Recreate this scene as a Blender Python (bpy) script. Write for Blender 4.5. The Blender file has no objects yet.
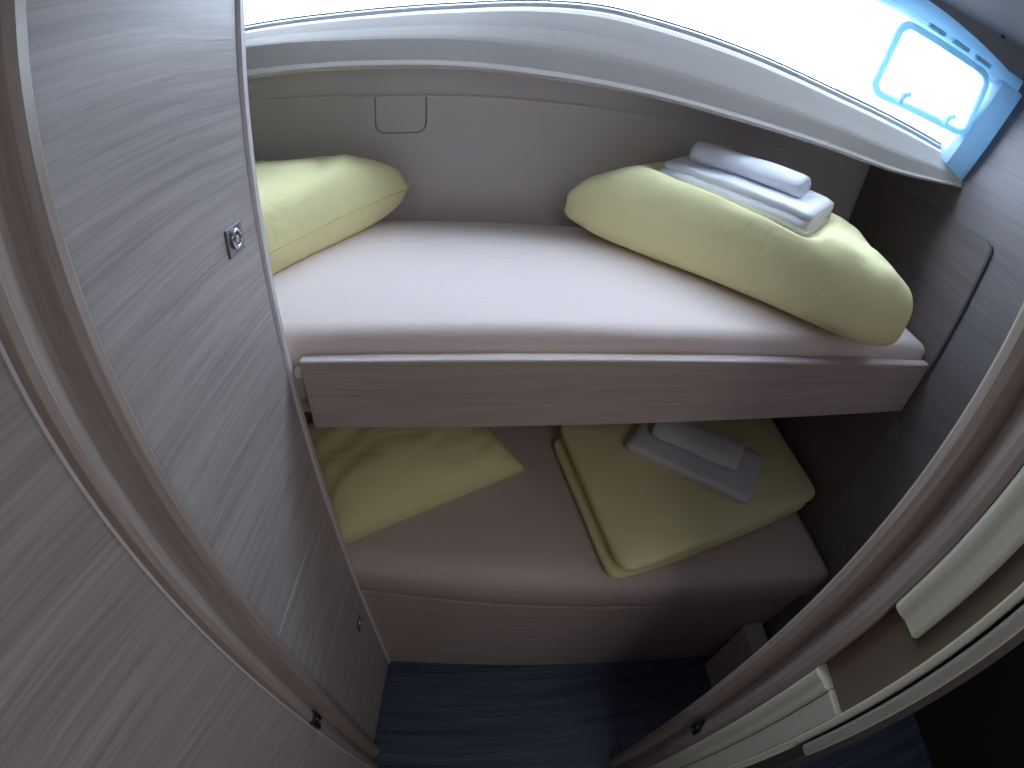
import bpy, bmesh, math, random
from mathutils import Vector, Matrix, noise
random.seed(4)
S = bpy.context.scene
COL = S.collection
CH = 1.70                                   # camera height above the cabin sole

# ------------------------------------------------------------------ camera
cd = bpy.data.cameras.new('camera')
cam = bpy.data.objects.new('camera', cd)
COL.objects.link(cam)
S.camera = cam
m3 = Matrix(((0.9941359, 0.00730281, -0.10789104),
             (-0.08904203, 0.62142974, -0.7783936),
             (0.06136223, 0.78343586, 0.61843588)))
cam.matrix_world = Matrix.Translation((0, 0, CH)) @ m3.to_4x4()
cd.type = 'PANO'                            # wide action-camera lens, equidistant
cd.sensor_fit = 'HORIZONTAL'
cd.sensor_width = 36.0
cd.clip_start = 0.01
FMM = 493.99 * 36.0 / 1024.0
for holder in [h for h in (cd, getattr(cd, 'cycles', None)) if h]:
    try:
        holder.panorama_type = 'FISHEYE_LENS_POLYNOMIAL'
        holder.fisheye_fov = math.radians(190)
        holder.fisheye_polynomial_k0 = 0.0
        holder.fisheye_polynomial_k1 = -1.0 / FMM
        holder.fisheye_polynomial_k2 = 0.0
        holder.fisheye_polynomial_k3 = 0.0
        holder.fisheye_polynomial_k4 = 0.0
        break
    except AttributeError:
        pass

# ------------------------------------------------------------------ light
W = bpy.data.worlds.new('daylight')
S.world = W
W.use_nodes = True
bg = W.node_tree.nodes['Background']
wn, wk = W.node_tree.nodes, W.node_tree.links          # bright hazy sky over a darker sea
wtc = wn.new('ShaderNodeTexCoord'); wsep = wn.new('ShaderNodeSeparateXYZ'); wr_ = wn.new('ShaderNodeValToRGB')
wk.new(wtc.outputs['Generated'], wsep.inputs[0]); wk.new(wsep.outputs['Z'], wr_.inputs[0])
wr_.color_ramp.elements[0].position = 0.0; wr_.color_ramp.elements[0].color = (0.20, 0.26, 0.30, 1)
wr_.color_ramp.elements[1].position = 0.02; wr_.color_ramp.elements[1].color = (0.74, 0.86, 1.0, 1)
wk.new(wr_.outputs[0], bg.inputs['Color'])
bg.inputs['Strength'].default_value = 14.0

def area(name, loc, target, sx, sy, power, color, portal=False):
    l = bpy.data.lights.new(name, 'AREA')
    l.shape = 'RECTANGLE'; l.size = sx; l.size_y = sy
    l.energy = power; l.color = color
    if portal:
        l.cycles.is_portal = True
    o = bpy.data.objects.new(name, l); COL.objects.link(o)
    d = Vector(target) - Vector(loc)
    o.location = loc
    o.rotation_euler = d.to_track_quat('-Z', 'Y').to_euler()
    return o

FILL_POWER = 6.2
area('saloon_fill', (0.46, -0.70, 2.010), (0.46, -0.70, 0), 0.60, 0.60, FILL_POWER, (1.0, 0.94, 0.90))  # unseen area light added as saloon fill; its hatch is made up

vs = S.view_settings
vs.view_transform = 'Standard'
vs.look = 'None'
vs.exposure = 0.0
vs.gamma = 1.0
vs.use_curve_mapping = False
S.cycles.use_denoising = True
S.cycles.max_bounces = 10
S.cycles.diffuse_bounces = 6
S.cycles.transparent_max_bounces = 12

# ------------------------------------------------------------------ materials
MATS = {}
def base_mat(name):
    m = bpy.data.materials.new(name); m.use_nodes = True
    nt = m.node_tree
    return m, nt, nt.nodes['Principled BSDF']

def plain(name, col, rough=0.5, metal=0.0, bump=0.0, bscale=60, var=0.0, spec=0.5):
    m, nt, b = base_mat(name)
    b.inputs['Base Color'].default_value = (*col, 1)
    b.inputs['Roughness'].default_value = rough
    b.inputs['Metallic'].default_value = metal
    b.inputs['Specular IOR Level'].default_value = spec
    if bump or var:
        tc = nt.nodes.new('ShaderNodeTexCoord')
        n = nt.nodes.new('ShaderNodeTexNoise'); n.inputs['Scale'].default_value = bscale
        n.inputs['Detail'].default_value = 4
        nt.links.new(tc.outputs['Object'], n.inputs['Vector'])
        if bump:
            bp = nt.nodes.new('ShaderNodeBump'); bp.inputs['Strength'].default_value = bump
            bp.inputs['Distance'].default_value = 0.004
            nt.links.new(n.outputs['Fac'], bp.inputs['Height'])
            nt.links.new(bp.outputs['Normal'], b.inputs['Normal'])
        if var:
            mx = nt.nodes.new('ShaderNodeMix'); mx.data_type = 'RGBA'
            mx.inputs[6].default_value = (*[c * (1 - var) for c in col], 1)
            mx.inputs[7].default_value = (*[min(1, c * (1 + var)) for c in col], 1)
            nt.links.new(n.outputs['Fac'], mx.inputs[0])
            nt.links.new(mx.outputs[2], b.inputs['Base Color'])
    MATS[name] = m
    return m

def wood(name, col, dark=0.8, axis=0, fine=170.0, stretch=0.03, rough=0.40, bump=0.3, wav=0.004):
    """brushed laminate with the grain running along one local axis"""
    m, nt, b = base_mat(name)
    L = nt.links
    tc = nt.nodes.new('ShaderNodeTexCoord')
    # slow waviness of the grain
    n0 = nt.nodes.new('ShaderNodeTexNoise'); n0.inputs['Scale'].default_value = 3.2
    n0.inputs['Detail'].default_value = 1.5
    L.new(tc.outputs['Object'], n0.inputs['Vector'])
    sub = nt.nodes.new('ShaderNodeVectorMath'); sub.operation = 'SUBTRACT'
    sub.inputs[1].default_value = (0.5, 0.5, 0.5)
    L.new(n0.outputs['Color'], sub.inputs[0])
    sc = nt.nodes.new('ShaderNodeVectorMath'); sc.operation = 'SCALE'; sc.inputs['Scale'].default_value = wav * 6
    L.new(sub.outputs[0], sc.inputs[0])
    ad = nt.nodes.new('ShaderNodeVectorMath'); ad.operation = 'ADD'
    L.new(tc.outputs['Object'], ad.inputs[0]); L.new(sc.outputs[0], ad.inputs[1])
    mp = nt.nodes.new('ShaderNodeMapping')
    s = [1.0, 1.0, 1.0]; s[axis] = stretch
    mp.inputs['Scale'].default_value = s
    L.new(ad.outputs[0], mp.inputs['Vector'])
    n1 = nt.nodes.new('ShaderNodeTexNoise'); n1.inputs['Scale'].default_value = fine
    n1.inputs['Detail'].default_value = 3; n1.inputs['Roughness'].default_value = 0.6
    L.new(mp.outputs[0], n1.inputs['Vector'])
    n2 = nt.nodes.new('ShaderNodeTexNoise'); n2.inputs['Scale'].default_value = fine * 0.28
    n2.inputs['Detail'].default_value = 2
    L.new(mp.outputs[0], n2.inputs['Vector'])
    av = nt.nodes.new('ShaderNodeMath'); av.operation = 'MULTIPLY_ADD'
    av.inputs[1].default_value = 0.6
    L.new(n1.outputs['Fac'], av.inputs[0])
    h = nt.nodes.new('ShaderNodeMath'); h.operation = 'MULTIPLY'; h.inputs[1].default_value = 0.4
    L.new(n2.outputs['Fac'], h.inputs[0]); L.new(h.outputs[0], av.inputs[2])
    rp = nt.nodes.new('ShaderNodeValToRGB')
    rp.color_ramp.elements[0].position = 0.36; rp.color_ramp.elements[1].position = 0.62
    rp.color_ramp.elements[0].color = (*[c * dark for c in col], 1)
    rp.color_ramp.elements[1].color = (*[min(1, c * (2 - dark) * 0.98) for c in col], 1)
    L.new(av.outputs[0], rp.inputs[0])
    L.new(rp.outputs[0], b.inputs['Base Color'])
    b.inputs['Roughness'].default_value = rough
    bp = nt.nodes.new('ShaderNodeBump'); bp.inputs['Strength'].default_value = bump
    bp.inputs['Distance'].default_value = 0.002
    L.new(av.outputs[0], bp.inputs['Height']); L.new(bp.outputs[0], b.inputs['Normal'])
    MATS[name] = m
    return m

OAK = (0.47, 0.42, 0.42)
wood('oak_along_x', OAK, 0.80, 0, fine=200, stretch=0.022)
wood('oak_board', (0.49, 0.40, 0.38), 0.86, 0, fine=150, bump=0.15)
wood('oak_upright', (0.38, 0.30, 0.265), 0.85, 2, fine=160)
wood('oak_wall_shade', (0.17, 0.15, 0.16), 0.86, 1, fine=140, bump=0.12, rough=0.36)  # same oak darkened: the end wall's shade is put into its colour
wood('oak_end_shade', (0.155, 0.125, 0.125), 0.86, 1, fine=140, bump=0.12, rough=0.42)  # same oak again, darker still for the shade on the bunk end
wood('floor_dark', (0.055, 0.070, 0.125), 0.55, 0, fine=90, rough=0.42, bump=0.2)
plain('wardrobe_inside', (0.06, 0.055, 0.05), 0.8)
plain('liner_grey', (0.64, 0.60, 0.61), 0.75, bump=0.05, bscale=300)
plain('liner_seam', (0.74, 0.71, 0.70), 0.6)
plain('liner_gap', (0.27, 0.26, 0.27), 0.8)
plain('moulding', (0.60, 0.55, 0.53), 0.62, bump=0.03, bscale=120)
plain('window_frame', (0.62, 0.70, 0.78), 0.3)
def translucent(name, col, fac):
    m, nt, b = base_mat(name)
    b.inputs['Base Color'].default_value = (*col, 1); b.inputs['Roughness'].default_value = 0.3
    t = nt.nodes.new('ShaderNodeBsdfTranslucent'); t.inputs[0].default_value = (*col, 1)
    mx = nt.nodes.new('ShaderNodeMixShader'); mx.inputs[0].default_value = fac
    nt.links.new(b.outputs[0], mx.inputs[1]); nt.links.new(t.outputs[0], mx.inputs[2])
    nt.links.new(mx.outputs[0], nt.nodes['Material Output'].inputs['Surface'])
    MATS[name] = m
translucent('frame_glow_plastic', (0.50, 0.70, 0.84), 0.45)  # pale blue translucency imitates the bloom glowing on the frame
translucent("port_glare_plastic", (0.52, 0.74, 0.84), 0.5)  # bluish plastic, pale and translucent to imitate the window glare
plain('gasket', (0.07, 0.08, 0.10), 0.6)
plain('headliner', (0.30, 0.31, 0.34), 0.85, bump=0.1, bscale=250)
def cloth(name, col, fold=0.5, scale=7.0, dist=0.012):
    """cotton with soft creases: stretched, distorted noise as relief"""
    m, nt, b = base_mat(name)
    b.inputs['Base Color'].default_value = (*col, 1); b.inputs['Roughness'].default_value = 0.85
    tc = nt.nodes.new('ShaderNodeTexCoord')
    mp = nt.nodes.new('ShaderNodeMapping'); mp.inputs['Scale'].default_value = (1.0, 2.2, 1.4); mp.inputs['Rotation'].default_value = (0, 0, 0.6)
    nt.links.new(tc.outputs['Object'], mp.inputs['Vector'])
    n = nt.nodes.new('ShaderNodeTexNoise'); n.inputs['Scale'].default_value = scale
    n.inputs['Detail'].default_value = 3; n.inputs['Distortion'].default_value = 1.4; n.inputs['Roughness'].default_value = 0.45
    nt.links.new(mp.outputs[0], n.inputs['Vector'])
    ab = nt.nodes.new('ShaderNodeMath'); ab.operation = 'SUBTRACT'; ab.inputs[1].default_value = 0.5
    nt.links.new(n.outputs['Fac'], ab.inputs[0])
    aa = nt.nodes.new('ShaderNodeMath'); aa.operation = 'ABSOLUTE'; nt.links.new(ab.outputs[0], aa.inputs[0])
    sm = nt.nodes.new('ShaderNodeMath'); sm.operation = 'SMOOTH_MIN'; sm.inputs[1].default_value = 0.09; sm.inputs[2].default_value = 0.06
    nt.links.new(aa.outputs[0], sm.inputs[0])
    b1 = nt.nodes.new('ShaderNodeBump'); b1.inputs['Strength'].default_value = fold; b1.inputs['Distance'].default_value = dist
    nt.links.new(sm.outputs[0], b1.inputs['Height'])
    nt.links.new(b1.outputs[0], b.inputs['Normal'])
    MATS[name] = m
cloth('yellow_cotton', (0.86, 0.80, 0.44), 0.30, 5.0, 0.03)
cloth('yellow_duvet', (0.86, 0.80, 0.45), 0.12, 4.0, 0.03)
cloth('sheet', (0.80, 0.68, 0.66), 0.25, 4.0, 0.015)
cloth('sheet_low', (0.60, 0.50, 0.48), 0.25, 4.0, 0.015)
plain('yellow_seam', (0.72, 0.70, 0.38), 0.8)
plain('towel_white', (0.80, 0.80, 0.86), 0.95, bump=0.5, bscale=520)
plain('chrome', (0.75, 0.75, 0.78), 0.18, 1.0)
plain('steel_plate', (0.32, 0.32, 0.36), 0.35, 0.9)
plain('black_metal', (0.025, 0.025, 0.035), 0.4, 0.6)
plain('cream', (0.70, 0.66, 0.54), 0.5, bump=0.03, bscale=90)
plain('cream_grey', (0.42, 0.40, 0.34), 0.5)
plain('recess_brown', (0.22, 0.16, 0.11), 0.7)
plain('edge_band', (0.74, 0.69, 0.71), 0.5)
plain('dark_wall', (0.012, 0.012, 0.014), 0.8)  # near-black base puts the saloon's darkness into its walls; also floor joints
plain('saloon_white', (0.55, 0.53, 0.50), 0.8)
plain('box_lid', (0.50, 0.46, 0.48), 0.6)

def glass_mat():
    m, nt, b = base_mat('pane_glass')
    out = nt.nodes['Material Output']
    tr = nt.nodes.new('ShaderNodeBsdfTransparent'); tr.inputs[0].default_value = (0.96, 0.985, 1, 1)
    gl = nt.nodes.new('ShaderNodeBsdfGlossy'); gl.inputs['Roughness'].default_value = 0.02
    mx = nt.nodes.new('ShaderNodeMixShader'); mx.inputs[0].default_value = 0.06
    nt.links.new(tr.outputs[0], mx.inputs[1]); nt.links.new(gl.outputs[0], mx.inputs[2])
    nt.links.new(mx.outputs[0], out.inputs['Surface'])
    MATS['pane_glass'] = m
glass_mat()

# ------------------------------------------------------------------ helpers
def link(name, me, mat, parent=None, loc=None, rotz=None, smooth=False):
    o = bpy.data.objects.new(name, me)
    COL.objects.link(o)
    if mat: me.materials.append(MATS[mat])
    if parent: o.parent = parent
    if loc: o.location = loc
    if rotz is not None: o.rotation_euler = (0, 0, rotz)
    if smooth:
        for p in me.polygons: p.use_smooth = True
    return o

def tag(o, label=None, cat=None, group=None, kind=None):
    if label: o['label'] = label
    if cat: o['category'] = cat
    if group: o['group'] = group
    if kind: o['kind'] = kind
    return o

def empty(name, loc, rotz=0):
    o = bpy.data.objects.new(name, None); COL.objects.link(o)
    o.location = loc; o.rotation_euler = (0, 0, rotz); o.empty_display_size = 0.05
    return o

def from_bm(bm, name):
    bmesh.ops.recalc_face_normals(bm, faces=bm.faces)
    me = bpy.data.meshes.new(name); bm.to_mesh(me); bm.free()
    return me

def box_me(x0, x1, y0, y1, z0, z1, bev=0.0, seg=2):
    bm = bmesh.new()
    bmesh.ops.create_cube(bm, size=1)
    for v in bm.verts:
        v.co = Vector((x0 + (v.co.x + .5) * (x1 - x0), y0 + (v.co.y + .5) * (y1 - y0), z0 + (v.co.z + .5) * (z1 - z0)))
    if bev:
        bmesh.ops.bevel(bm, geom=bm.edges[:], offset=bev, segments=seg, profile=0.5, affect='EDGES')
    return from_bm(bm, 'box')

def box(name, b, mat, parent=None, bev=0.0, **k):
    return link(name, box_me(*b, bev=bev), mat, parent, **k)

def prism_me(pts, z0, z1, bev=0.0, top=None, seg=2):
    """plan polygon extruded upwards; top may give another outline for the upper end"""
    bm = bmesh.new()
    lo = [bm.verts.new((p[0], p[1], z0)) for p in pts]
    hi = [bm.verts.new((p[0], p[1], z1)) for p in (top or pts)]
    n = len(pts)
    bm.faces.new(lo[::-1]); bm.faces.new(hi)
    for i in range(n):
        bm.faces.new((lo[i], lo[(i + 1) % n], hi[(i + 1) % n], hi[i]))
    bmesh.ops.recalc_face_normals(bm, faces=bm.faces)
    if bev:
        bmesh.ops.bevel(bm, geom=bm.edges[:], offset=bev, segments=seg, profile=0.5, affect='EDGES')
    return from_bm(bm, 'prism')

def tube_me(pts, r, n=8, closed=False):
    bm = bmesh.new()
    pts = [Vector(p) for p in pts]
    rings = []
    N = len(pts)
    for i, p in enumerate(pts):
        a = pts[(i - 1) % N] if (closed or i > 0) else p
        c = pts[(i + 1) % N] if (closed or i < N - 1) else p
        t = (c - a).normalized()
        u = t.cross(Vector((0, 0, 1)))
        if u.length < 1e-3: u = t.cross(Vector((0, 1, 0)))
        u.normalize(); w = t.cross(u).normalized()
        rr = r if not callable(r) else r(i / (N - 1))
        rings.append([bm.verts.new(p + (u * math.cos(2 * math.pi * k / n) + w * math.sin(2 * math.pi * k / n)) * rr) for k in range(n)])
    for i in range(N if closed else N - 1):
        A, B = rings[i], rings[(i + 1) % N]
        for k in range(n):
            bm.faces.new((A[k], A[(k + 1) % n], B[(k + 1) % n], B[k]))
    if not closed:
        bm.faces.new(rings[0][::-1]); bm.faces.new(rings[-1])
    return from_bm(bm, 'tube')

def sweep_me(sections, closed_profile=True, cap=True):
    """sections: list of equally long point lists, skinned one to the next"""
    bm = bmesh.new()
    R = [[bm.verts.new(p) for p in s] for s in sections]
    n = len(R[0])
    for A, B in zip(R, R[1:]):
        for k in range(n if closed_profile else n - 1):
            bm.faces.new((A[k], A[(k + 1) % n], B[(k + 1) % n], B[k]))
    if cap and closed_profile:
        bm.faces.new(R[0][::-1]); bm.faces.new(R[-1])
    return from_bm(bm, 'sweep')

def Z(z): return z + CH          # heights given relative to the lens

# ================================================================== structure
# floor with boards, grain across the cabin
fl = box('floor', (-1.7, 1.85, -2.0, 1.35, -0.03, -0.004), 'dark_wall')
tag(fl, 'dark blue-grey boarded cabin floor', None, None, 'structure')
def floor_board(x0, x1, y0, y1):
    o = box('floor_board', (x0 + .001, x1 - .001, y0 + .001, y1 - .001, -0.004, 0.0), 'floor_dark', fl)
for (x0, x1, y0, y1) in ((-1.6, 0.48, 0.10, 0.70), (0.48, 1.75, 0.10, 0.70), (-1.6, -0.2, -0.5, 0.10), (-0.2, 1.75, -0.5, 0.10),
                         (-1.6, 0.6, -1.2, -0.5), (0.6, 1.75, -1.2, -0.5), (-1.6, 1.75, -1.9, -1.2)):
    floor_board(x0, x1, y0, y1)

# back wall of the berth: grey lined hull side, slightly oblique
BW = [(-1.05, 1.205), (-0.10, 1.170), (0.25, 1.142), (1.10, 1.055)]
def back_y(x):
    for a, b in zip(BW, BW[1:]):
        if x <= b[0]:
            return a[1] + (b[1] - a[1]) * (x - a[0]) / (b[0] - a[0])
    return BW[-1][1]
wb = link('wall_back', prism_me([(x, y) for x, y in BW] + [(x, y + .03) for x, y in BW[::-1]], 0, Z(0.0)), 'liner_grey')
tag(wb, 'grey lined hull wall behind the bunks', None, None, 'structure')
# proud upper lining band, ending in a light rolled edge
SZ = [(-1.1, -0.075), (-0.5, -0.085), (-0.2, -0.102), (0.08, -0.106), (0.7, -0.118), (1.1, -0.150)]
def seam_z(x):
    for a, b in zip(SZ, SZ[1:]):
        if x <= b[0]: return a[1] + (b[1] - a[1]) * (x - a[0]) / (b[0] - a[0])
    return SZ[-1][1]
pts = [(x, back_y(x) - .004, Z(seam_z(x))) for x in [-1.0 + 0.1 * i for i in range(21)] + [1.05]]
link('seam_bead', tube_me(pts, 0.0022, 6), 'liner_seam', wb)
# U-shaped access flap hanging under the seam
def tab_outline(x0, x1, zt, zb, r):
    p = [(x0, zt)]
    for k in range(7):
        a = math.pi + k / 6 * math.pi / 2
        p.append((x0 + r + r * math.cos(a), zb + r + r * math.sin(a)))
    for k in range(7):
        a = -math.pi / 2 + k / 6 * math.pi / 2
        p.append((x1 - r + r * math.cos(a), zb + r + r * math.sin(a)))
    p.append((x1, zt))
    return p
TO = tab_outline(-0.198, -0.082, Z(-0.102), Z(-0.190), 0.022)
bm = bmesh.new()
f1 = [bm.verts.new((x, back_y(x) - .003, z)) for x, z in TO]
f0 = [bm.verts.new((x, back_y(x) + .002, z)) for x, z in TO]
bm.faces.new(f1); 
for i in range(len(TO)):
    j = (i + 1) % len(TO); bm.faces.new((f1[i], f0[i], f0[j], f1[j]))
link('access_flap', from_bm(bm, 'flap'), 'liner_grey', wb)
link('flap_gap', tube_me([(x, back_y(x) - .001, z) for x, z in TO], 0.0026, 6), 'liner_gap', wb)

# right wall, leaning outwards with the hull
def wrx(z): return 1.083 + 0.088 * z           # z relative to lens
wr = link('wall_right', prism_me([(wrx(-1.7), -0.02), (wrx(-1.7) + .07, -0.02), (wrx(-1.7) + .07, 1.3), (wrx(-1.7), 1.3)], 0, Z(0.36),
          top=[(wrx(.36), -0.02), (wrx(.36) + .07, -0.02), (wrx(.36) + .07, 1.3), (wrx(.36), 1.3)]), 'oak_wall_shade')
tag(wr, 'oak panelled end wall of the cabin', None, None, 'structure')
def panel_outline(y0, y1, z0, z1, r0, r1):
    p = [(y0, z0), (y1, z0)]
    for k in range(7):
        a = k / 6 * math.pi / 2
        p.append((y1 - r1 + r1 * math.cos(a), z1 - r1 + r1 * math.sin(a)))
    for k in range(7):
        a = math.pi / 2 + k / 6 * math.pi / 2
        p.append((y0 + r0 + r0 * math.cos(a), z1 - r0 + r0 * math.sin(a)))
    return p
PO = panel_outline(0.597, 1.052, -1.69, -0.112, 0.022, 0.07)
bm = bmesh.new()
fa = [bm.verts.new((wrx(z) - .009, y, Z(z))) for y, z in PO]
fb = [bm.verts.new((wrx(z) + .002, y, Z(z))) for y, z in PO]
bm.faces.new(fa)
for i in range(len(PO)):
    j = (i + 1) % len(PO); bm.faces.new((fa[i], fb[i], fb[j], fa[j]))
link('end_panel', from_bm(bm, 'end_panel'), 'oak_end_shade', wr)
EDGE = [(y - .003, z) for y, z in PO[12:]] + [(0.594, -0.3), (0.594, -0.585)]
link('panel_gap_shade', tube_me([(wrx(z) - .005, y, Z(z)) for y, z in EDGE], 0.0042, 6), 'gasket', wr)  # dark tube painting in the shadow gap beside the panel

# hidden end of the cabin at the left, bulkheads beside the doorway, ceiling, saloon
wl = box('wall_left', (-1.08, -1.05, 0.29, 1.3, 0, Z(0.36)), 'liner_grey'); tag(wl, 'cabin end wall hidden behind the wardrobe', None, None, 'structure')
wf = box('wall_front', (0.475, 1.16, 0.03, 0.19, 0, Z(0.36)), 'oak_upright'); tag(wf, 'bulkhead right of the doorway', None, None, 'structure')
ce = link('ceiling', prism_me([(-1.6, -1.9), (1.75, -1.9), (1.75, 0.3), (1.12, 0.70), (0.72, 0.80), (0.25, 0.945), (-0.1, 0.99), (-1.6, 1.02)], Z(0.318), Z(0.35)), 'headliner')
tag(ce, 'dim blue-grey cabin headliner', None, None, 'structure')
link('fill_frame', tube_me([(.14, -1.02, Z(.312)), (.78, -1.02, Z(.312)), (.78, -.38, Z(.312)), (.14, -.38, Z(.312))], 0.014, 8, True), 'moulding', ce)  # made-up frame around the added fill light
link('ceiling_screw', tube_me([(0.985, 0.660, Z(0.319)), (0.985, 0.660, Z(0.313))], 0.005, 10), 'black_metal', ce)
ws = box('wall_saloon_back', (-1.6, 1.75, -1.93, -1.9, 0, Z(0.36)), 'saloon_white'); tag(ws, 'far saloon wall behind the viewer', None, None, 'structure')
ws = box('wall_saloon_left', (-1.63, -1.6, -1.9, 0.3, 0, Z(0.36)), 'saloon_white'); tag(ws, 'saloon wall on the left', None, None, 'structure')
ws = box('wall_saloon_right', (1.745, 1.80, -1.95, 0.3, -0.02, Z(0.36)), 'dark_wall'); tag(ws, 'saloon side coloured black for its shade right of the doorway', None, None, 'structure')
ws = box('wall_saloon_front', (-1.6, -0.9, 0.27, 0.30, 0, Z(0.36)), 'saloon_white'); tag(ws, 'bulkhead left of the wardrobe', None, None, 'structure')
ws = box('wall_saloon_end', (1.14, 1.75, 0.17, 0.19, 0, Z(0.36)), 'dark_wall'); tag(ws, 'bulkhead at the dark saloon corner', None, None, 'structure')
ws = box('wall_header', (-0.36, 0.475, 0.20, 0.285, Z(0.27), Z(0.316)), 'oak_upright'); tag(ws, 'bulkhead strip above the doorway', None, None, 'structure')

# ------------------------------------------------------------------ window with its moulded ledge
TOP = [(-1.06, 1.11, 0.090), (-0.76, 1.097, 0.087), (-0.458, 1.084, 0.086), (-0.234, 1.074, 0.085), (-0.032, 1.065, 0.093), (0.121, 1.038, 0.104), (0.254, 1.014, 0.108), (0.371, 0.980, 0.095),
       (0.535, 0.932, 0.074), (0.727, 0.875, 0.048), (0.895, 0.826, 0.034), (1.079, 0.773, 0.020), (1.125, 0.760, 0.018)]
CRE = [(-1.05, 1.085, 0.060), (-0.75, 1.071, 0.056), (-0.447, 1.057, 0.047), (-0.228, 1.047, 0.033), (-0.029, 1.038, 0.027), (0.124, 1.011, 0.019), (0.256, 0.986, 0.008), (0.373, 0.952, -0.002),
       (0.536, 0.904, -0.016), (0.724, 0.849, -0.023), (0.890, 0.801, -0.026), (1.080, 0.746, -0.013), (1.126, 0.733, -0.012)]
LIP = [(-1.05, 1.075, -0.016), (-0.75, 1.061, -0.017), (-0.448, 1.049, -0.020), (-0.227, 1.039, -0.026), (-0.027, 1.030, -0.032), (0.127, 1.002, -0.041), (0.260, 0.977, -0.048), (0.377, 0.943, -0.054),
       (0.540, 0.895, -0.063), (0.730, 0.840, -0.067), (0.897, 0.791, -0.066), (1.083, 0.736, -0.036), (1.128, 0.723, -0.030)]
def catmull(P, n):
    out = []
    P = [Vector(p) for p in P]
    for i in range(len(P) - 1):
        a = P[max(i - 1, 0)]; b = P[i]; c = P[i + 1]; d = P[min(i + 2, len(P) - 1)]
        for k in range(n):
            t = k / n
            out.append(0.5 * ((2 * b) + (c - a) * t + (2 * a - 5 * b + 4 * c - d) * t * t + (3 * b - a - 3 * c + d) * t ** 3))
    out.append(P[-1])
    return out
up = Vector((0, 0, 1))
CT, CC, CL = [[p + up * CH for p in catmull(c, 5)] for c in (TOP, CRE, LIP)]
I1 = len(CT)
def outb(i):
    a = CT[max(i - 1, 0)]; b = CT[min(i + 1, I1 - 1)]
    t = Vector((b.x - a.x, b.y - a.y, 0)).normalized()
    return Vector((-t.y, t.x, 0))
win = empty('window_1', (0.2, 1.05, Z(0.05)))
tag(win, 'long bright hull window above the upper bunk', None, None, 'structure')
def wlink(name, me, mat, smooth=False):
    o = link(name, me, mat, win, smooth=smooth)
    o.location = -win.location
    return o
sec = []
for i in range(I1):
    n = outb(i); T_, C_, L_ = CT[i], CC[i], CL[i]
    lo = [L_ + n * .40 - up * .02, L_ + n * .05 - up * .006, L_ + n * .012 - up * .003, L_ + n * .003, L_ + up * .004 + n * .001, L_.lerp(C_, .14) + n * .0015, L_.lerp(C_, .24) + n * .003]
    mid = [L_.lerp(C_, .88) + n * .003, C_ + n * .003, C_.lerp(T_, .12) + n * .002]
    hi = [C_.lerp(T_, .45) + n * .001, C_.lerp(T_, .86) - n * .002, T_.lerp(C_, .05), T_ + n * .012 + up * .002, T_ + n * .03 + up * .002, T_ + n * .04 - up * .012, T_ + n * .36 - up * .03]
    sec.append(lo + mid + hi)
wlink('ledge', sweep_me(sec), 'moulding')
LEAN = -0.45
GO = 0.020                                    # glass foot behind the ledge crest
def ztop(x): return 0.312 if x < 0.78 else 0.312 - 0.050 * min(1.0, (x - 0.78) / 0.30) ** 1.4
def win_z(i, z, off=0.0):
    """point on the tilted glass over sample i at height z relative to the lens"""
    n = outb(i)
    p = CT[i] + n * (GO + LEAN * (z - (CT[i].z - CH)) + off)
    return Vector((p.x, p.y, Z(z)))
def foot(i): return CT[i].z - CH
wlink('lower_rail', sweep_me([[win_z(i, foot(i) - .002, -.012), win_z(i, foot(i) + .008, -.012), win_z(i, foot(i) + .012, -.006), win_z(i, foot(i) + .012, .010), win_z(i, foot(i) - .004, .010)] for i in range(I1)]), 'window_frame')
wlink('gasket', tube_me([win_z(i, foot(i) + .013, -.004) for i in range(I1)], 0.0028, 6), 'gasket')
wlink('pane', sweep_me([[win_z(i, foot(i)), win_z(i, ztop(CT[i].x)), win_z(i, ztop(CT[i].x), .005), win_z(i, foot(i), .005)] for i in range(I1)]), 'pane_glass')
def rail(i):
    z = ztop(CT[i].x)
    return [win_z(i, z - .046, -.010), win_z(i, z - .040, -.018), win_z(i, z - .004, -.020), win_z(i, z, -.014), win_z(i, z, .012), win_z(i, z - .046, .012)]
wlink('upper_rail', sweep_me([rail(i) for i in range(I1)]), 'frame_glow_plastic')
wlink('header', sweep_me([[win_z(i, ztop(CT[i].x) - .002, -.012), win_z(i, 0.335, -.012), win_z(i, 0.335, .02), win_z(i, ztop(CT[i].x) - .002, .02)] for i in range(I1)]), 'headliner')
def stile():
    ib, it, ob, ot = [Vector((x, y, Z(z))) for x, y, z in ((1.018, 0.782, 0.006), (1.040, 0.694, 0.235), (1.076, 0.742, -0.020), (1.092, 0.650, 0.225))]
    back = Vector((0.01, 0.05, 0.0))
    secs = []
    for k in range(11):
        q = k / 10
        a = ib.lerp(it, q); b = ob.lerp(ot, q)
        bul = Vector((-.008, -.012, 0)) * 1.0
        secs.append([a + back, a, a.lerp(b, .2) + bul, a.lerp(b, .8) + bul, b, b + back])
    return sweep_me(secs)
wlink('right_stile', stile(), 'frame_glow_plastic')
wlink('left_light_block', sweep_me([[win_z(i, foot(i) - .002, -.012), win_z(i, 0.33, -.012), win_z(i, 0.33, .014), win_z(i, foot(i) - .002, .014)] for i in range(0, 10)]), 'moulding')  # unseen panel added to block sky light from the window's left end
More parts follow.
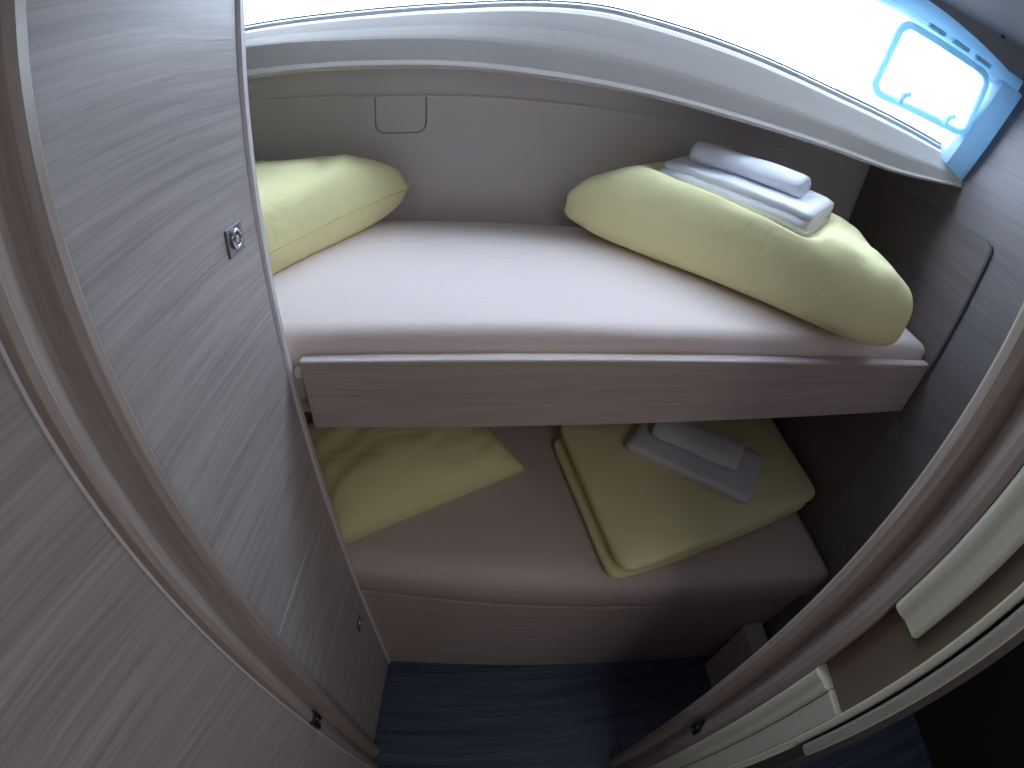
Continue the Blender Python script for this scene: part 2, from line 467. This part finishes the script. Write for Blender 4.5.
# opening portlight near the right end
PB = [Vector((x, y, Z(z))) for x, y, z in ((0.776, 0.815, 0.083), (1.030, 0.742, 0.080), (1.006, 0.692, 0.226), (0.776, 0.757, 0.244))]
def pl(u, v): return PB[0].lerp(PB[1], u).lerp(PB[3].lerp(PB[2], u), v)
ring = []
ru, rv = 0.11, 0.17
for cx, cy, a0 in ((1 - ru, 1 - rv, 0), (ru, 1 - rv, 90), (ru, rv, 180), (1 - ru, rv, 270)):
    for k in range(7):
        a = math.radians(a0 + 15 * k)
        ring.append(pl(cx + ru * math.cos(a), cy + rv * math.sin(a)))
plf = wlink('portlight_frame', tube_me(ring, 0.0085, 8, True), 'port_glare_plastic', True)
for fr in (0.24, 0.72):
    c = pl(fr, .06) + Vector((-.003, -.014, 0))
    link('latch_knob', tube_me([c + Vector((0, 0, -.012)), c + Vector((0, -.006, .008)), c + Vector((.014, -.010, .016))], 0.006, 8), 'port_glare_plastic', plf)
for fr in (0.3, 0.58, 0.86):
    link('hinge', tube_me([pl(fr - .09, 1.12) + Vector((0, -.004, 0)), pl(fr + .09, 1.12) + Vector((0, -.004, 0))], 0.006, 8), 'port_glare_plastic', plf)

# sampling portals in the window opening (let the sky in)
for ia, ib in ((0, 24), (24, 42), (42, I1 - 1)):
    a = win_z(ia, .19, -.06); b = win_z(ib, .19, -.06)
    c = (a + b) / 2; d = (b - a); L_ = d.length
    l = bpy.data.lights.new('window_portal', 'AREA'); l.shape = 'RECTANGLE'; l.size = L_; l.size_y = 0.34
    l.cycles.is_portal = True
    o = bpy.data.objects.new('window_portal', l); COL.objects.link(o)
    xax = d.normalized(); zax = Vector((-xax.y, xax.x, 0)).normalized(); yax = zax.cross(xax)
    o.matrix_world = Matrix.Translation(c) @ Matrix((xax, yax, zax)).transposed().to_4x4()

# ------------------------------------------------------------------ door jambs
JL = [(-0.312, 0.289), (-0.300, 0.288), (-0.294, 0.281), (-0.293, 0.270), (-0.297, 0.260), (-0.306, 0.253), (-0.313, 0.246), (-0.313, 0.238), (-0.305, 0.229),
      (-0.298, 0.221), (-0.296, 0.211), (-0.298, 0.202), (-0.304, 0.1975), (-0.36, 0.1975), (-0.36, 0.289)]
jl = link('trim_1', prism_me(JL, 0, Z(0.27)), 'oak_upright'); tag(jl, 'moulded oak door jamb left of the doorway', None, None, 'structure')
hg = box('hinge_plate', (-0.3035, -0.2925, 0.196, 0.226, Z(-1.008), Z(-0.958)), 'black_metal', jl, bev=.002)
for dz in (-.012, .012):
    link('screw', tube_me([(-0.2930, 0.211, Z(-.985 + dz)), (-0.2910, 0.211, Z(-.985 + dz))], 0.0035, 8), 'steel_plate', hg)
JR = [(0.50, 0.196), (0.447, 0.196), (0.439, 0.190), (0.436, 0.180), (0.438, 0.169), (0.446, 0.161), (0.454, 0.154), (0.454, 0.146), (0.446, 0.139),
      (0.440, 0.131), (0.438, 0.121), (0.440, 0.112), (0.50, 0.112)]
jr = link('trim_2', prism_me(JR, 0, Z(0.27)), 'oak_upright'); tag(jr, 'moulded oak door jamb right of the doorway', None, None, 'structure')
hg = box('strike_plate', (0.4365, 0.452, 0.128, 0.152, Z(-1.005), Z(-0.962)), 'black_metal', jr, bev=.002)
for dz in (-.012, .012):
    link('screw', tube_me([(0.4375, 0.140, Z(-.983 + dz)), (0.4355, 0.140, Z(-.983 + dz))], 0.0035, 8), 'steel_plate', hg)

# cream edge of the frame outside the right jamb, with a notch cut into it
tr3 = empty('trim_3', (0.46, 0.06, 0)); tag(tr3, 'cream notched door frame edge beside the right jamb', None, None, 'structure')
def cpart(name, pts, z0, z1, mat):
    o = link(name, prism_me(pts, z0, z1, bev=0.0015, seg=1), mat, tr3); o.location = -tr3.location
    return o
A_ = lambda y1: [(0.475, 0.112), (0.442, 0.112), (0.437, 0.106), (0.437, 0.098), (0.441, 0.088), (0.440, y1 + .004), (0.444, y1), (0.475, y1)]
cpart('upper_strip', A_(0.0635), Z(-0.388), Z(0.27), 'cream')
cpart('lower_strip', A_(0.0735), 0.0, Z(-0.557), 'cream')
cpart('recess_back', [(0.475, 0.112), (0.456, 0.112), (0.450, 0.036), (0.475, 0.036)], Z(-0.557), Z(0.27), 'recess_brown')
cpart('lower_filler', [(0.475, 0.0725), (0.444, 0.0725), (0.442, 0.036), (0.475, 0.036)], 0.0, Z(-0.557), 'cream')
cpart('edge_strip', [(0.475, 0.036), (0.444, 0.036), (0.438, 0.034), (0.438, 0.026), (0.443, 0.0235), (0.475, 0.0235)], 0.0, Z(0.27), 'cream')
cpart('outer_strip', [(0.475, 0.0195), (0.441, 0.0195), (0.438, 0.016), (0.438, 0.004), (0.442, 0.001), (0.475, 0.001)], Z(-0.648), Z(0.27), 'cream_grey')
cpart('backing', [(1.16, 0.030), (0.462, 0.030), (0.462, 0.002), (1.16, 0.002)], 0.0, Z(0.27), 'gasket')

# open cabin door folded back at the left
dr = empty('door_1', (-0.3045, 0.1965, 0), math.radians(90 - 27) + math.pi)
tag(dr, 'open oak cabin door folded back from the left jamb', None, None, 'structure')
box('leaf', (0.0, 0.62, -0.030, 0.0, 0.02, Z(0.26)), 'oak_along_x', dr, bev=.002)
box('edge_band', (-0.0005, 0.003, -0.012, 0.0012, 0.02, Z(0.26)), 'edge_band', dr)

# ================================================================== wardrobe at the left
wd = empty('wardrobe', (-0.268, 0.594, 0), math.radians(82))
tag(wd, 'pale oak wardrobe with two latched doors left of the bunks', 'wardrobe')
link('carcass', prism_me([(-0.285, 0.021), (-0.010, 0.021), (-0.092, 0.62), (-0.22, 0.62)], 0.0, Z(0.312)), 'wardrobe_inside', wd)
def wdoor(z0, z1, zl, xl, fl):
    d = box('door', (-0.305, -0.0015, 0.0, 0.019, z0, z1), 'oak_along_x', wd, bev=.0015)
    p = box('latch_plate', (xl - .018, xl + .018, -0.003, 0.004, zl - .020, zl + .017), 'steel_plate', d, bev=.0012)
    ring = [(xl + .010 * math.cos(a), -0.0045, zl + .011 * math.sin(a)) for a in [k * math.pi / 8 for k in range(16)]]
    link('latch_ring', tube_me(ring, 0.0026, 6, True), 'chrome', d, smooth=True)
    link('latch_button', tube_me([(xl, -0.001, zl), (xl, -0.006, zl)], 0.0045, 10), 'chrome', d)
wdoor(0.012, Z(-0.762), Z(-1.213), -0.059, 0)
wdoor(Z(-0.759), Z(0.310), Z(-0.200), -0.058, 1)
link('edge_post', prism_me([(-0.001, 0.02), (-0.001, -0.0005), (0.003, -0.004), (0.012, -0.004), (0.014, 0.002), (0.014, 0.02)], 0.0, Z(0.312)), 'edge_band', wd)

# ================================================================== upper bunk
ub = empty('upper_bunk', (0.4, 0.85, Z(-0.5)))
tag(ub, 'upper oak bunk with a wide front board', 'bunk')
def pl_link(name, me, mat, par, smooth=False):
    o = link(name, me, mat, par, smooth=smooth); o.location = -par.location
    return o
pl_link('front_board', box_me(-0.248, 1.044, 0.598, 0.620, Z(-0.568), Z(-0.430), bev=.004, seg=3), 'oak_board', ub)
pl_link('base_panel', prism_me([(-1.04, .622), (1.018, .622), (1.018, back_y(1.02) - .004), (.25, 1.138), (-.1, 1.166), (-1.04, 1.199)], Z(-0.552), Z(-0.530)), 'oak_board', ub)
pl_link('end_bracket', box_me(-0.262, -0.249, 0.603, 0.618, Z(-0.466), Z(-0.450), bev=.003), 'edge_band', ub)

def soft_slab(name, outline, z0, z1, r, mat, label, cat, sag=0.004, nseg=40, piping=False, group=None, wr_amp=0.0):
    """mattress: rounded-edge slab over a plan quad given as front/back polylines"""
    (fl_, fr_, br_, bl_) = [Vector((*p, 0)) for p in outline]
    bm = bmesh.new()
    nx, ny = nseg, 18
    def P(u, v, z, inset):
        a = fl_.lerp(fr_, u); b = bl_.lerp(br_, u)
        p = a.lerp(b, v)
        return p
    # loops from bottom outline up around the edge to the centre, rounded
    prof = [(0.006, z0), (0.0, z0 + .006), (0.0, z1 - r)]
    for k in range(1, 7):
        a = k / 6 * math.pi / 2
        prof.append((r * (1 - math.cos(a)), z1 - r + r * math.sin(a)))
    per = []
    for i in range(nx): per.append((i / nx, 0.0))
    for i in range(ny): per.append((1.0, i / ny))
    for i in range(nx): per.append((1 - i / nx, 1.0))
    for i in range(ny): per.append((0.0, 1 - i / ny))
    Lx = (fr_ - fl_).length; Ly = (bl_ - fl_).length
    def inset(u, v, d):
        uu = d / Lx + u * (1 - 2 * d / Lx); vv = d / Ly + v * (1 - 2 * d / Ly)
        return uu, vv
    rings = []
    for d, z in prof:
        ring = []
        for u, v in per:
            uu, vv = inset(u, v, d)
            p = P(uu, vv, z, 0)
            ww = wr_amp * noise.noise(Vector((p.x * 9, p.y * 9, z * 30)))
            ring.append(bm.verts.new((p.x, p.y - ww * (v < .01), z + ww * .6)))
        rings.append(ring)
    n = len(per)
    for A, B in zip(rings, rings[1:]):
        for k in range(n):
            bm.faces.new((A[k], A[(k + 1) % n], B[(k + 1) % n], B[k]))
    bm.faces.new(rings[0][::-1])
    # top grid
    grid = {}
    for i in range(nx + 1):
        for j in range(ny + 1):
            if i in (0, nx) or j in (0, ny): continue
            uu, vv = inset(i / nx, j / ny, r)
            p = P(uu, vv, 0, 0)
            crown = sag * (1 - (2 * i / nx - 1) ** 4) * (1 - (2 * j / ny - 1) ** 4)
            grid[i, j] = bm.verts.new((p.x, p.y, z1 + crown + wr_amp * .5 * noise.noise(Vector((p.x * 5, p.y * 5, 3)))))
    top = rings[-1]
    def tv(i, j):
        if (i, j) in grid: return grid[i, j]
        if j == 0 and i < nx: return top[i]
        if i == nx and j < ny: return top[nx + j]
        if j == ny and i > 0: return top[nx + ny + (nx - i)]
        return top[2 * nx + ny + (ny - j)]
    for i in range(nx):
        for j in range(ny):
            bm.faces.new((tv(i, j), tv(i + 1, j), tv(i + 1, j + 1), tv(i, j + 1)))
    me = from_bm(bm, 'slab')
    o = link(name, me, mat, None, smooth=True)
    tag(o, label, cat, group)
    return o
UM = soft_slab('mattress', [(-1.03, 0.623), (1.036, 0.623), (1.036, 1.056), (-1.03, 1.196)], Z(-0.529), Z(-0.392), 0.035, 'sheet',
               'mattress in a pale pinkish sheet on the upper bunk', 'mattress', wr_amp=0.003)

# ================================================================== lower bunk
lb = empty('lower_bunk', (0.3, 0.6, 0))
tag(lb, 'lower bunk box with a plain oak front down to the floor', 'bunk')
bm = bmesh.new()
def front_panel():
    def sec(x, yt, yb):
        return [(x, yb, 0.0), (x, yt, Z(-1.158)), (x, yt + .003, Z(-1.150)), (x, yt + .02, Z(-1.150)), (x, yb + .02, 0.0)]
    return sweep_me([sec(-0.275, 0.604, 0.604), sec(-0.11, .585, .597), sec(0.116, .556, .583), sec(0.395, .523, .562), sec(0.617, .496, .541), sec(0.80, .473, .520), sec(0.945, .455, .505)])
pl_link('front_panel', front_panel(), 'oak_board', lb)
pl_link('base_panel', prism_me([(-.95, .625), (-.27, .625), (.93, .48), (.93, 1.05), (.25, 1.13), (-.95, 1.19)], Z(-1.175), Z(-1.152)), 'oak_board', lb)
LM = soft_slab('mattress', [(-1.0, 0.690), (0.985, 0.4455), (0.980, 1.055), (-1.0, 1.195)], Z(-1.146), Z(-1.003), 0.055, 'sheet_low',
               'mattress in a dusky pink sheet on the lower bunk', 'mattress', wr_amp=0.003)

# step box at the end of the lower bunk
sb = empty('step_box', (0.89, 0.33, 0)); tag(sb, 'small boxed step on the floor below the lower bunk end', 'step')
pl_link('side', box_me(0.858, 0.915, 0.20, 0.478, 0.0, Z(-1.368), bev=.002), 'oak_board', sb)
pl_link('lid', box_me(0.855, 0.922, 0.20, 0.480, Z(-1.367), Z(-1.35), bev=.003), 'box_lid', sb)

# ================================================================== bedding
def bil(q, a, b):
    u = (a + 1) / 2; v = (b + 1) / 2
    fl_, fr_, br_, bl_ = [Vector(p) for p in q]
    return fl_.lerp(fr_, u).lerp(bl_.lerp(br_, u), v)

def puff(q, z0, z1, e1, e2, n=26, wrk=0.004, wsc=7.0, split=0.45, seed=0, tilt=None, dent=None):
    """plump closed cushion form over the quad q (FL, FR, BR, BL)"""
    bm = bmesh.new()
    bmesh.ops.create_cube(bm, size=2)
    bmesh.ops.subdivide_edges(bm, edges=bm.edges[:], cuts=n, use_grid_fill=True)
    for v in bm.verts:
        a, b, c = v.co
        k = ((abs(a) ** e1 + abs(b) ** e1) ** (e2 / e1) + abs(c) ** e2) ** (1 / e2)
        a, b, c = a / k, b / k, c / k
        p = bil([(*x, 0) for x in q], a, b)
        zm = z0 + (z1 - z0) * split
        z = zm + c * ((z1 - zm) if c > 0 else (zm - z0))
        if tilt: z += tilt(a, b)
        w = noise.fractal(Vector((p.x * wsc + seed, p.y * wsc, z * wsc)), 1.0, 2.0, 3) * wrk
        w2 = noise.noise(Vector((p.x * wsc * 2.7, p.y * wsc * .8 + seed, z * 20))) * wrk * .6
        v.co = Vector((p.x + w * .8, p.y - w, z + (w + w2) * (0.3 + 0.7 * (c > 0))))
        if dent: v.co = dent(v.co, a, b, c)
        if v.co.z < z0 and not tilt: v.co.z = z0
    return from_bm(bm, 'puff')

def pillow(q, zc, top, bot, zfloor, n=34, seed=0, wrk=0.006, pinch=0.10, pw=0.55, fx=3.0):
    """two-panel pillow case: q 4 corners, zc seam height per corner"""
    bm = bmesh.new()
    V = {}
    for side in (1, -1):
        for i in range(n + 1):
            for j in range(n + 1):
                a = 2 * i / n - 1; b = 2 * j / n - 1
                border = i in (0, n) or j in (0, n)
                if side == -1 and border:
                    V[side, i, j] = V[1, i, j]; continue
                # edges drawn in between the corners
                aa = a * (1 - pinch * (1 - b * b)); bb = b * (1 - pinch * (1 - a * a))
                p = bil([(q[k][0], q[k][1], zc[k]) for k in range(4)], aa, bb)
                f = (max(0, 1 - abs(a) ** fx) * max(0, 1 - abs(b) ** fx)) ** pw
                h = top if side == 1 else -bot
                fold = noise.noise(Vector((p.x * 8 + seed, p.y * 8, 0))) * wrk
                ridge = noise.noise(Vector(((a - b) * 4 + seed, (a + b) * 1.1, 5))) * wrk * (0.4 + abs(a * b) * 2.0)
                z = p.z + h * f + (fold + ridge) * (f ** .5 if side == 1 else .3)
                z = max(z, zfloor)
                V[side, i, j] = bm.verts.new((p.x, p.y, z))
        for i in range(n):
            for j in range(n):
                quad = [V[side, i, j], V[side, i + 1, j], V[side, i + 1, j + 1], V[side, i, j + 1]]
                bm.faces.new(quad if side == 1 else quad[::-1])
    border = [V[1, i, 0].co.copy() for i in range(n)] + [V[1, n, j].co.copy() for j in range(n)] + \
             [V[1, n - i, n].co.copy() for i in range(n)] + [V[1, 0, n - j].co.copy() for j in range(n)]
    return from_bm(bm, 'pillow'), border

def make_pillow(label, q, zc, top, bot, zf, seed, **k):
    me, bd = pillow(q, zc, top, bot, zf, seed=seed, **k)
    root = empty('pillow', (sum(p[0] for p in q) / 4, sum(p[1] for p in q) / 4, zf))
    tag(root, label, 'pillow', 'yellow pillows on the bunks')
    o = link('case', me, 'yellow_cotton', root, smooth=True); o.location = -root.location
    s = link('seam', tube_me(bd, 0.0022, 5, True), 'yellow_seam', root, smooth=True); s.location = -root.location
    return root
# corners: front(hidden), right tip, back, left(hidden)
make_pillow('plump yellow pillow at the left end of the upper bunk', [(-0.47, 0.640), (-0.108, 1.130), (-0.53, 1.172), (-0.90, 0.78)],
            [Z(-.348), Z(-.312), Z(-.31), Z(-.34)], 0.100, 0.085, Z(-0.3885), 1.3, pinch=0.02, pw=0.42, fx=6.0, wrk=0.010)
make_pillow('yellow pillow in shade at the left end of the lower bunk', [(-0.318, 0.622), (0.182, 0.873), (-0.01, 1.150), (-0.56, 0.96)],
            [Z(-.990), Z(-.982), Z(-.96), Z(-.96)], 0.095, 0.05, Z(-0.9985), 7.7, pinch=0.03, pw=0.5, wrk=0.012)

# duvets (pressed flat where a towel lies on them)
T1 = dict(o=(0.408, 0.965, Z(-0.236)), ang=math.atan2(-0.81, 0.59), L=0.330, W=0.175, tilt=0.12)
T2 = dict(o=(0.420, 0.830, Z(-0.886)), ang=math.atan2(-0.21, 0.265), L=0.345, W=0.185, tilt=0.0)
def press(T):
    ca, sa = math.cos(T['ang']), math.sin(T['ang'])
    def f(co, a, b, c):
        dx, dy = co.x - T['o'][0], co.y - T['o'][1]
        u = dx * ca + dy * sa; v = -dx * sa + dy * ca
        out = max(0, -u, u - T['L']) + max(0, -v, v - T['W'])
        lim = T['o'][2] + v * math.tan(T['tilt']) + 0.0005 + out * 0.9
        if c > 0 and co.z > lim: co.z = lim
        return co
    return f
pressed = press(T1)
def taper(co, a, b, c):
    if a < -0.45:                              # the free left end thins to a soft tip
        k = ((-a - 0.45) / 0.55) ** 2
        mid = Z(-0.335); co.z = mid + (co.z - mid) * (1 - 0.45 * k) - 0.004 * k
    return pressed(co, a, b, c)
dv = link('duvet', puff([(0.210, 1.035), (0.758, 0.503), (0.920, 0.800), (0.345, 1.140)], Z(-0.390), Z(-0.194), 9.0, 3.4, wrk=0.011, wsc=6, seed=3.1, split=.42, dent=taper, n=40), 'yellow_duvet', None, smooth=True)
tag(dv, 'thick yellow duvet bundled up on the upper bunk', 'duvet', 'folded yellow duvets')

dl = empty('duvet', (0.6, 0.75, Z(-1.0))); tag(dl, 'yellow duvet folded flat in layers on the lower bunk', 'duvet', 'folded yellow duvets')
QL = [(0.328, 0.494), (0.978, 0.640), (0.965, 1.000), (0.258, 0.975)]
for z0, z1, gx, sd in ((-0.999, -0.945, 0.0, 1.0), (-0.948, -0.880, 0.010, 5.0)):
    q = [(x + gx * (1 if x < .6 else -.3), y + (0.014 if gx == 0 and y < .8 else 0.0)) for x, y in QL]
    o = link('folded_layer', puff(q, Z(z0), Z(z1), 18, 3.2, n=34, wrk=0.005, wsc=4, seed=sd, dent=press(T2)), 'yellow_duvet', dl, smooth=True); o.location = -dl.location

# towels: a strip of cloth folded over itself, seen as layers at the ends
def folded_towel(name, origin, ang, length, width, height, layers, label, grp, tiltx=0.0, tilty=0.0, roll=False, seed=0):
    """local x = long axis; cross-section in y/z is one strip wound flat"""
    t = height / layers
    path = []
    if roll:
        # flattened spiral
        turns = layers / 2
        N = int(turns * 28)
        for k in range(N + 1):
            a = 2 * math.pi * k / 28
            rr = k / N
            path.append((width / 2 - 0.0 + (width / 2 - t * .5) * (0.18 + 0.82 * rr) * math.cos(a), height / 2 + (height / 2 - t * .45) * (0.12 + 0.88 * rr) * math.sin(a)))
    else:
        for L in range(layers):
            z = t * (L + .5)
            ys = [t * .6 + (width - t * 1.2) * k / 8 for k in range(9)]
            if L % 2: ys = ys[::-1]
            for y in ys: path.append((y, z))
            if L < layers - 1:
                yy = ys[-1]; sgn = 1 if L % 2 == 0 else -1
                for k in range(1, 5):
                    a = -math.pi / 2 + k / 5 * math.pi
                    path.append((yy + sgn * t * .5 * math.cos(a), z + t * .5 + t * .5 * math.sin(a)))
    th = t * 0.47
    # outline of the thick strip
    lft, rgt = [], []
    for k, p in enumerate(path):
        a = path[max(k - 1, 0)]; b = path[min(k + 1, len(path) - 1)]
        d = Vector((b[0] - a[0], b[1] - a[1])).normalized()
        nrm = Vector((-d.y, d.x))
        lft.append((p[0] + nrm.x * th, p[1] + nrm.y * th)); rgt.append((p[0] - nrm.x * th, p[1] - nrm.y * th))
    M = 18
    bm = bmesh.new()
    secs = []
    for i in range(M + 1):
        q = i / M
        x = length * q
        e = min(q, 1 - q) * M
        shrink = 0.92 if e < .5 else 1.0
        def mk(pt):
            y = width / 2 + (pt[0] - width / 2) * shrink; z = height / 2 + (pt[1] - height / 2) * shrink
            w = noise.noise(Vector((x * 16 + seed, y * 20, z * 20))) * 0.003
            return (x + w * (0.8 if e > .5 else 1.2), y + w, max(0, z + w))
        secs.append(([bm.verts.new(mk(p)) for p in lft], [bm.verts.new(mk(p)) for p in rgt]))
    K = len(path)
    for (l0, r0), (l1, r1) in zip(secs, secs[1:]):
        for k in range(K - 1):
            bm.faces.new((l0[k], l0[k + 1], l1[k + 1], l1[k])); bm.faces.new((r0[k], r1[k], r1[k + 1], r0[k + 1]))
        bm.faces.new((l0[0], l1[0], r1[0], r0[0])); bm.faces.new((l0[-1], r0[-1], r1[-1], l1[-1]))
    for (l, r), flip in ((secs[0], False), (secs[-1], True)):
        for k in range(K - 1):
            bm.faces.new((l[k], r[k], r[k + 1], l[k + 1]))
    o = link(name, from_bm(bm, 'towel'), 'towel_white', None, smooth=True)
    o.location = origin
    o.rotation_euler = (tiltx, tilty, ang)
    tag(o, label, 'towel', grp)
    return o
G = 'folded white towels on the duvets'
ang = math.atan2(-0.81, 0.59)
folded_towel('towel', T1['o'], ang, 0.330, 0.175, 0.050, 4, 'larger white towel lying directly on the upper yellow duvet', G, tiltx=0.12, seed=1)
folded_towel('towel', (0.458, 0.955, Z(-0.189)), ang + .10, 0.245, 0.105, 0.060, 4, 'small rolled white towel on top of the upper bunk towel', G, tiltx=0.10, roll=True, seed=4)
ang2 = math.atan2(-0.21, 0.265)
folded_towel('towel', T2['o'], ang2, 0.345, 0.185, 0.036, 3, 'larger white towel lying directly on the lower yellow duvet', G, seed=8)
folded_towel('towel', (0.470, 0.822, Z(-0.851)), ang2 + .04, 0.240, 0.13, 0.056, 4, 'small rolled white towel on top of the lower bunk towel', G, roll=True, seed=13)
